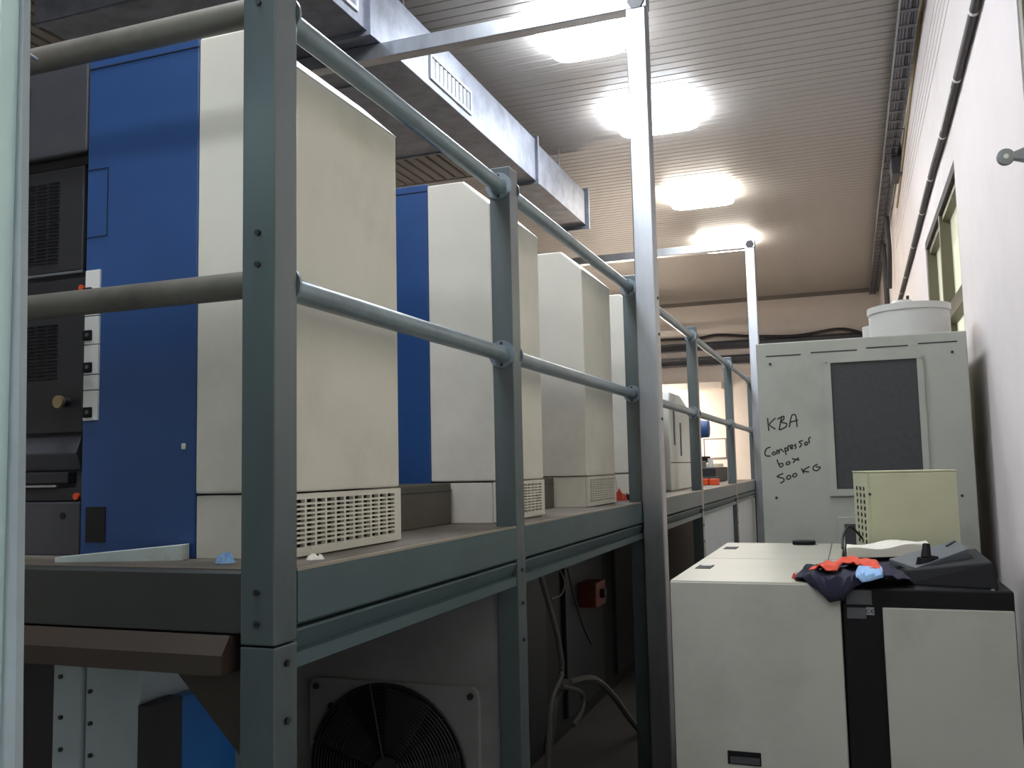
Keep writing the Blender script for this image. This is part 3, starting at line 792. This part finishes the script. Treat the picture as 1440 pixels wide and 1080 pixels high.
# ------------------------------------------------------------------ compressor box
t = thing('compressor_box', (.06, 5.5, 0), 'tall grey-green compressor enclosure with handwriting, standing by the white wall', 'compressor')
QY = 5.0
kx0, kx1, kz = -.445, .565, 2.28
cs = MB().box(kx0, kx1, QY, QY + 1.05, .04, kz).build('case', 'compressor_paint', t, bevel=.006)
MB().box(kx0 + .04, kx1 - .04, QY + .05, QY + 1.0, 0, .05).build('base_rail', 'black_plastic', t)
def qc(x, y): v = PY(x, y, QY); return v.x, v.z
for pa_, pb_ in (((1077, 502), (1126, 498)), ((1140, 497), (1205, 491)), ((1218, 490), (1277, 485)), ((1291, 484), (1346, 479))):
    a = qc(*pa_); b = qc(*pb_)
    MB().box(a[0], b[0], QY - .0015, QY + .002, (a[1] + b[1]) / 2 - .003, (a[1] + b[1]) / 2 + .003).build('slot', 'charcoal_dark', cs)
for pt in ((1083, 512), (1339, 495), (1092, 700), (1353, 697)):
    a = qc(*pt); MB().cyl((a[0], QY - .004, a[1]), (a[0], QY + .001, a[1]), .007, 10).build('screw', 'charcoal_dark', cs)
fx0, fx1, fz0, fz1 = -.112, .362, 1.475, 2.174
m = MB()
m.box(fx0, fx1, QY - .012, QY + .002, fz1 - .018, fz1); m.box(fx0, fx1, QY - .012, QY + .002, fz0, fz0 + .035)
m.box(fx0, fx0 + .036, QY - .012, QY + .002, fz0 + .035, fz1 - .018); m.box(fx1 - .030, fx1, QY - .012, QY + .002, fz0 + .035, fz1 - .018)
ff = m.build('filter_frame', 'compressor_paint', t)
MB().box(fx0 + .03, fx1 - .025, QY - .005, QY + .001, fz0 + .03, fz1 - .015).build('filter_mesh', 'filter_mesh', ff)
for (a, b) in ((.13, fz1 - .01), (fx0 + .012, fz1 - .01), (fx1 - .012, fz1 - .012), (fx1 - .012, 1.95)): MB().cyl((a, QY - .011, b), (a, QY - .017, b), .007, 8).build('screw', 'galv', ff)
a = qc(1178, 727)
lg = MB().box(a[0], .30, QY - .008, QY + .001, 1.15, a[1]).build('lower_frame', 'compressor_paint', t, bevel=.003)
MB().box(a[0] + .03, .27, QY - .010, QY + .001, 1.17, a[1] - .035).build('lower_mesh', 'filter_mesh', lg)
# round housing on top
dc = (.335, QY + .42)
d_ = MB().cyl((dc[0], dc[1], kz - .005), (dc[0], dc[1], kz + .20), .205, 40).build('fan_drum', 'drum_grey', t, smooth=True)
MB().cyl((dc[0], dc[1], kz + .165), (dc[0], dc[1], kz + .20), .212, 40).build('drum_rim', 'drum_grey', d_, smooth=True)
MB().cyl((dc[0] - .03, dc[1] - .02, kz + .198), (dc[0] - .03, dc[1] - .02, kz + .235), .075, 24, r2=.05).build('drum_cap', 'drum_grey', d_, smooth=True)
MB().cyl((dc[0] - .0, dc[1], kz + .23), (dc[0], dc[1], kz + .265), .008, 8).build('stud', 'charcoal_dark', d_)
d2 = MB().cyl((.20, QY + .75, kz - .005), (.20, QY + .75, kz + .15), .10, 28).build('small_drum', 'drum_grey', t, smooth=True)
# marker handwriting
S = 160 / 1234
W = [  # strokes traced in the crop of the photograph
 [(150, 215), (157, 285), (165, 355)], [(235, 215), (170, 285), (235, 335)],
 [(300, 210), (275, 345)], [(255, 228), (320, 195), (325, 225), (298, 260), (355, 275), (345, 312), (275, 345)],
 [(385, 315), (405, 205), (425, 180), (455, 192), (470, 312)], [(385, 262), (480, 237)],
 [(180, 530), (140, 545), (120, 590), (135, 625), (185, 627)], [(215, 580), (200, 600), (215, 615), (235, 605), (228, 585), (215, 580)],
 [(255, 610), (248, 572), (262, 565), (275, 600), (280, 562), (300, 556), (325, 585)], [(335, 535), (350, 615)], [(335, 545), (365, 540), (365, 565), (345, 575)],
 [(375, 570), (370, 525), (390, 510)], [(395, 540), (425, 520), (410, 505), (395, 525), (405, 550), (430, 540)],
 [(460, 495), (440, 510), (460, 525), (445, 550)], [(532, 458), (490, 474), (520, 502), (492, 532)],
 [(565, 475), (550, 495), (565, 510), (585, 495), (578, 476), (565, 475)], [(605, 490), (595, 440), (618, 423)],
 [(250, 665), (285, 745), (317, 728), (308, 705), (275, 715)], [(365, 690), (350, 710), (365, 722), (395, 705), (385, 688), (365, 690)],
 [(490, 645), (450, 670), (425, 702)], [(415, 655), (455, 665), (495, 672)],
 [(320, 815), (250, 850), (318, 868), (325, 900), (285, 920)], [(375, 835), (355, 865), (375, 880), (402, 860), (392, 838), (375, 835)],
 [(440, 815), (420, 840), (440, 855), (468, 835), (456, 815), (440, 815)], [(515, 760), (542, 815)], [(605, 740), (535, 785), (600, 800)],
 [(692, 715), (652, 738), (645, 772), (680, 786), (710, 766), (718, 745), (672, 745)]]
for word, i0, i1 in (('KBA', 0, 6), ('Compressor', 6, 17), ('box', 17, 21), ('500KG', 21, 27)):
    m = MB()
    for st in W[i0:i1]:
        m.tube(smooth_path([PY(1060 + px * S, 560 + py * S, QY - .0006) for px, py in st], 4), .0037, 5)
    m.v = [(p[0], QY + (p[1] - QY) * .35, p[2]) for p in m.v]
    o = m.build('marker_word', 'marker', cs)
    o['label'] = 'black marker handwriting reading ' + word

# ------------------------------------------------------------------ right wall: pipe, tray, cables, hook
def pw_(px, py): return PX(px, py, XW - .028)
pts = [PX(*p, XW - .028) for p in ((1372, 0), (1345, 110), (1325, 190), (1308, 250), (1283, 350), (1265, 420))]
pts = [pts[0] + (pts[0] - pts[1]) * 3.2] + pts
pts.append(pts[-1] + (pts[-1] - pts[-2]) * .9)
pts = [Vector((XW - .024, p.y, p.z)) for p in pts]
t = thing('insulated_pipe', (XW, 6, 3.5), 'black insulated pipe with white ties running along the white wall', 'pipe')
sp = smooth_path(pts, 8)
MB().tube(sp, .022, 12).build('pipe_run', 'insulation', t, smooth=True)
for (px, py) in ((1368, 10), (1345, 110), (1325, 192), (1308, 252), (1296, 300), (1284, 345), (1273, 383), (1267, 405)):
    p = PX(px, py, XW - .028); p.x = XW - .024
    yy = min(range(len(sp)), key=lambda i: abs(sp[i].y - p.y)); c_ = sp[yy]
    i = max(1, min(len(sp) - 2, yy)); dd = (sp[i + 1] - sp[i - 1]).normalized()
    p.z = sp[i].z + (p.y - sp[i].y) * dd.z / dd.y
    MB().cyl(p - dd * .012, p + dd * .012, .0235, 12).build('cable_tie', 'tie_white', t)
MB().tube([s_ + Vector((-.020, 0, -.010)) for s_ in sp[17:24]], .003, 6).build('white_wire', 'tie_white', t)

t = thing('cable_tray', (.52, 8, 4.75), 'perforated cable tray with cables along the ceiling corner of the white wall', 'cable tray')
MB().box(.48, .485, 2, 18.5, 4.78, 4.86).build('side_rail', 'tray_steel', t)
MB().box(.60, .605, 2, 18.5, 4.78, 4.86).build('side_rail', 'tray_steel', t)
rg = MB().box(.485, .60, 0, .05, 4.78, 4.784).build('rung', 'slate', t)
base = rg.location.copy(); yy = 2.0; first = True
while yy < 18.4:
    o = rg if first else rg.copy()
    if not first: C.objects.link(o)
    first = False; o.location = base + Vector((0, yy, 0)); yy += .25
for q_, (xx, mt) in enumerate(((.50, 'cable_blue'), (.52, 'cable_red'), (.545, 'cable_blue'), (.57, 'cable_black'), (.59, 'cable_blue'))):
    MB().cyl((xx, 2, 4.794), (xx, 18.5, 4.794), .010, 8).build('cable', mt, t, smooth=True)
for yy in (3.5, 6.5, 9.5, 12.5, 15.5): MB().box(.48, XW + .002, yy, yy + .03, 4.86, 4.87).build('bracket', 'galv', t)
pts = [PX(*p, XW - .012) for p in ((1297, 0), (1282, 120), (1270, 220))]
pts = [pts[0] + (pts[0] - pts[1]) * 2.5] + pts + [pts[-1] + Vector((0, 1.5, -.12))]
tag(MB().tube(smooth_path([Vector((XW - .012, p.y, p.z)) for p in pts], 4), .011, 8).build('wall_cable', 'cable_tan', smooth=True), 'tan cable sagging along the top of the white wall', 'cable')
jb = PX(1267, 235, XW)
t = thing('junction_box', (XW - .04, jb.y, jb.z - .1), 'dark junction box high on the white wall at the end of the tan cable', 'junction box')
MB().box(XW - .10, XW + .001, jb.y - .2, jb.y + .2, jb.z - .12, jb.z + .22).build('box', 'charcoal', t, bevel=.006)
MB().box(XW - .105, XW - .095, jb.y - .15, jb.y + .15, jb.z - .06, jb.z + .14).build('cover', 'slate', t, bevel=.004)
# dark conduits dropping in the far corner
for q_, (xx, yy, z0, z1, r_) in enumerate(((.60, 14.2, 3.2, 4.78, .035), (.60, 14.5, 3.2, 4.78, .03), (.59, 12.6, 3.9, 4.78, .03))):
    tag(MB().tube(smooth_path([(xx, yy, z1), (xx + .01, yy + .05, (z0 + z1) / 2), (xx, yy + .3, z0)], 5), r_, 8).build('conduit', 'insulation', smooth=True),
        ['dark conduit dropping from the cable tray near the far corner', 'thinner dark conduit paired with another near the far corner', 'short dark conduit hanging from the cable tray'][q_], 'conduit')
hy = 3.66
hk = PY(1414, 221, hy)
t = thing('wall_hook', (XW, hy, hk.z - .03), 'grey metal ring bracket projecting from the white wall', 'bracket')
MB().hexa([(hk.x + .022, hy - .014, hk.z - .013), (XW + .001, hy - .02, hk.z - .028), (XW + .001, hy + .02, hk.z - .028), (hk.x + .022, hy + .014, hk.z - .013),
           (hk.x + .022, hy - .014, hk.z + .013), (XW + .001, hy - .02, hk.z + .028), (XW + .001, hy + .02, hk.z + .028), (hk.x + .022, hy + .014, hk.z + .013)]).build('stub', 'tray_steel', t, bevel=.004)
rg_ = MB().cyl((hk.x, hy - .012, hk.z), (hk.x, hy + .012, hk.z), .030, 22).build('ring_disc', 'tray_steel', t, smooth=True, bevel=.004)
MB().cyl((hk.x, hy - .014, hk.z), (hk.x, hy - .011, hk.z), .009, 12).build('ring_eye', 'white_paint', rg_)

# ------------------------------------------------------------------ far wall fittings
for z0, z1, lab in ((3.93, 4.09, 'upper dark steel channel across the far wall'), (3.63, 3.80, 'lower dark steel channel across the far wall')):
    tag(MB().prism([(YF - .001, z0), (YF - .10, z0), (YF - .10, z0 + .02), (YF - .03, z0 + .03), (YF - .03, z1 - .03), (YF - .10, z1 - .02), (YF - .10, z1), (YF - .001, z1)], -6.9, .60, 'X').build('steel_channel', 'charcoal', bevel=.004), lab, 'channel', 'steel channels on the far wall')
pts = [PY(*p, YF - .14) for p in ((860, 484), (935, 478), (980, 476), (1010, 471), (1060, 473), (1120, 472), (1175, 463), (1200, 465), (1215, 470))]
tag(MB().tube(smooth_path(pts, 5), .03, 8).build('black_cable', 'cable_black', smooth=True), 'thick black cable slung across the far wall above the channels', 'cable')
tag(MB().box(-5.0, -2.30, YF - .4, YF + .002, 3.12, 3.26).build('lintel_beam', 'wall_far_paint', bevel=.01), 'beige beam end across the far wall below the channels', 'beam')
t = thing('notice_board', (-2.46, YF, 1.95), 'white notice with thin red border on the far wall', 'notice')
MB().box(-2.75, -2.30, YF - .02, YF + .001, 1.76, 2.16).build('sheet', 'poster_paper', t)
m = MB(); m.box(-2.75, -2.30, YF - .03, YF - .018, 2.14, 2.16); m.box(-2.75, -2.30, YF - .03, YF - .018, 1.76, 1.78); m.box(-2.32, -2.30, YF - .03, YF - .018, 1.76, 2.16); m.box(-2.75, -2.73, YF - .03, YF - .018, 1.76, 2.16)
m.build('border', 'cable_red', t)
t = thing('far_desk', (-2.6, 17.6, 0), 'pale control desk standing before the far wall', 'desk')
MB().box(-3.4, -2.12, 17.1, 18.1, .9, 1.58).build('desk_body', 'white_paint', t, bevel=.02)
MB().box(-3.2, -2.3, 17.3, 18.0, 1.58, 1.66).build('desk_top', 'cream', t, bevel=.01)
MB().box(-3.3, -2.2, 17.2, 18.0, 0, .92).build('pedestal', 'slate', t)
MB().box(-2.75, -2.35, 17.07, 17.11, 1.36, 1.48).build('screen', 'slate', t, bevel=.005)
MB().cyl((-3.1, 17.3, 1.74), (-2.45, 17.3, 1.74), .06, 12).build('roller', 'black_plastic', t, smooth=True)
MB().box(-3.1, -3.0, 17.25, 17.35, 1.6, 1.72).build('roller_bracket', 'slate', t)
# unseen fluorescent fitting added to brighten the far end, hidden behind the units
emit('added_tube_glow', (1.0, 0.86, 0.72), 170.0)
t = thing('added_tube_light', (-3.9, 17.6, 2.6), 'unseen fluorescent tube fitting added near the far wall to brighten it', 'lamp')
MB().box(-4.7, -3.35, 17.55, 17.65, 2.62, 2.70).build('batten', 'white_paint', t)
MB().cyl((-4.65, 17.6, 2.585), (-3.4, 17.6, 2.585), .045, 12).build('tube', 'added_tube_glow', t)
for xx in (-4.5, -3.6): MB().cyl((xx, 17.6, 2.69), (xx, 17.6, ZC + .01), .008, 8).build('hanger_rod', 'galv', t)

# ------------------------------------------------------------------ pale steel column at the left, close to the camera
t = thing('pale_door_leaf', (-1.15, .9, 0), 'pale teal steel door leaf with grey edge trim at the near end of the platform', 'door leaf')
zt_ = 2.75
def xe(px, py, Y): return PY(px, py, Y).x
# the leaf's free edge leans slightly; build it as a sheared slab
a0 = PY(36, 0, .94); a1 = PY(8, 1080, .94)
def at_z(z, p, q): s_ = (z - p.z) / (q.z - p.z); return p.x + (q.x - p.x) * s_
xb, xt = at_z(0, a0, a1), at_z(zt_, a0, a1)
MB().hexa([(-1.75, .90, 0), (xb, .90, 0), (xb, .94, 0), (-1.75, .94, 0), (-1.75, .90, zt_), (xt, .90, zt_), (xt, .94, zt_), (-1.75, .94, zt_)]).build('leaf', 'pale_teal', t, bevel=.003)
b0 = PY(37, 0, .97); b1 = PY(34, 1080, .97)
xb2, xt2 = at_z(0, b0, b1), at_z(zt_, b0, b1)
MB().hexa([(xb - .05, .941, 0), (xb2, .941, 0), (xb2, .97, 0), (xb - .05, .97, 0), (xt - .05, .941, zt_), (xt2, .941, zt_), (xt2, .97, zt_), (xt - .05, .97, zt_)]).build('edge_trim', 'grey_edge', t, bevel=.003)
c1 = PY(22, 1080, .935); xb3 = at_z(0, a0, c1)
MB().hexa([(xb - .02, .930, 0), (xb3, .930, 0), (xb3, .942, 0), (xb - .02, .942, 0), (xt - .02, .930, zt_), (xt - .0005, .930, zt_), (xt - .0005, .942, zt_), (xt - .02, .942, zt_)]).build('edge_strip', 'light_panel', t)
v = PY(52, 87, 1.45)
tag(MB().cyl(PY(33, 72, 1.0), PY(52, 84, 1.5), .004, 8).build('latch_rod', 'galv', smooth=True), 'thin bright rod reaching from the door leaf to the top rail', 'rod')
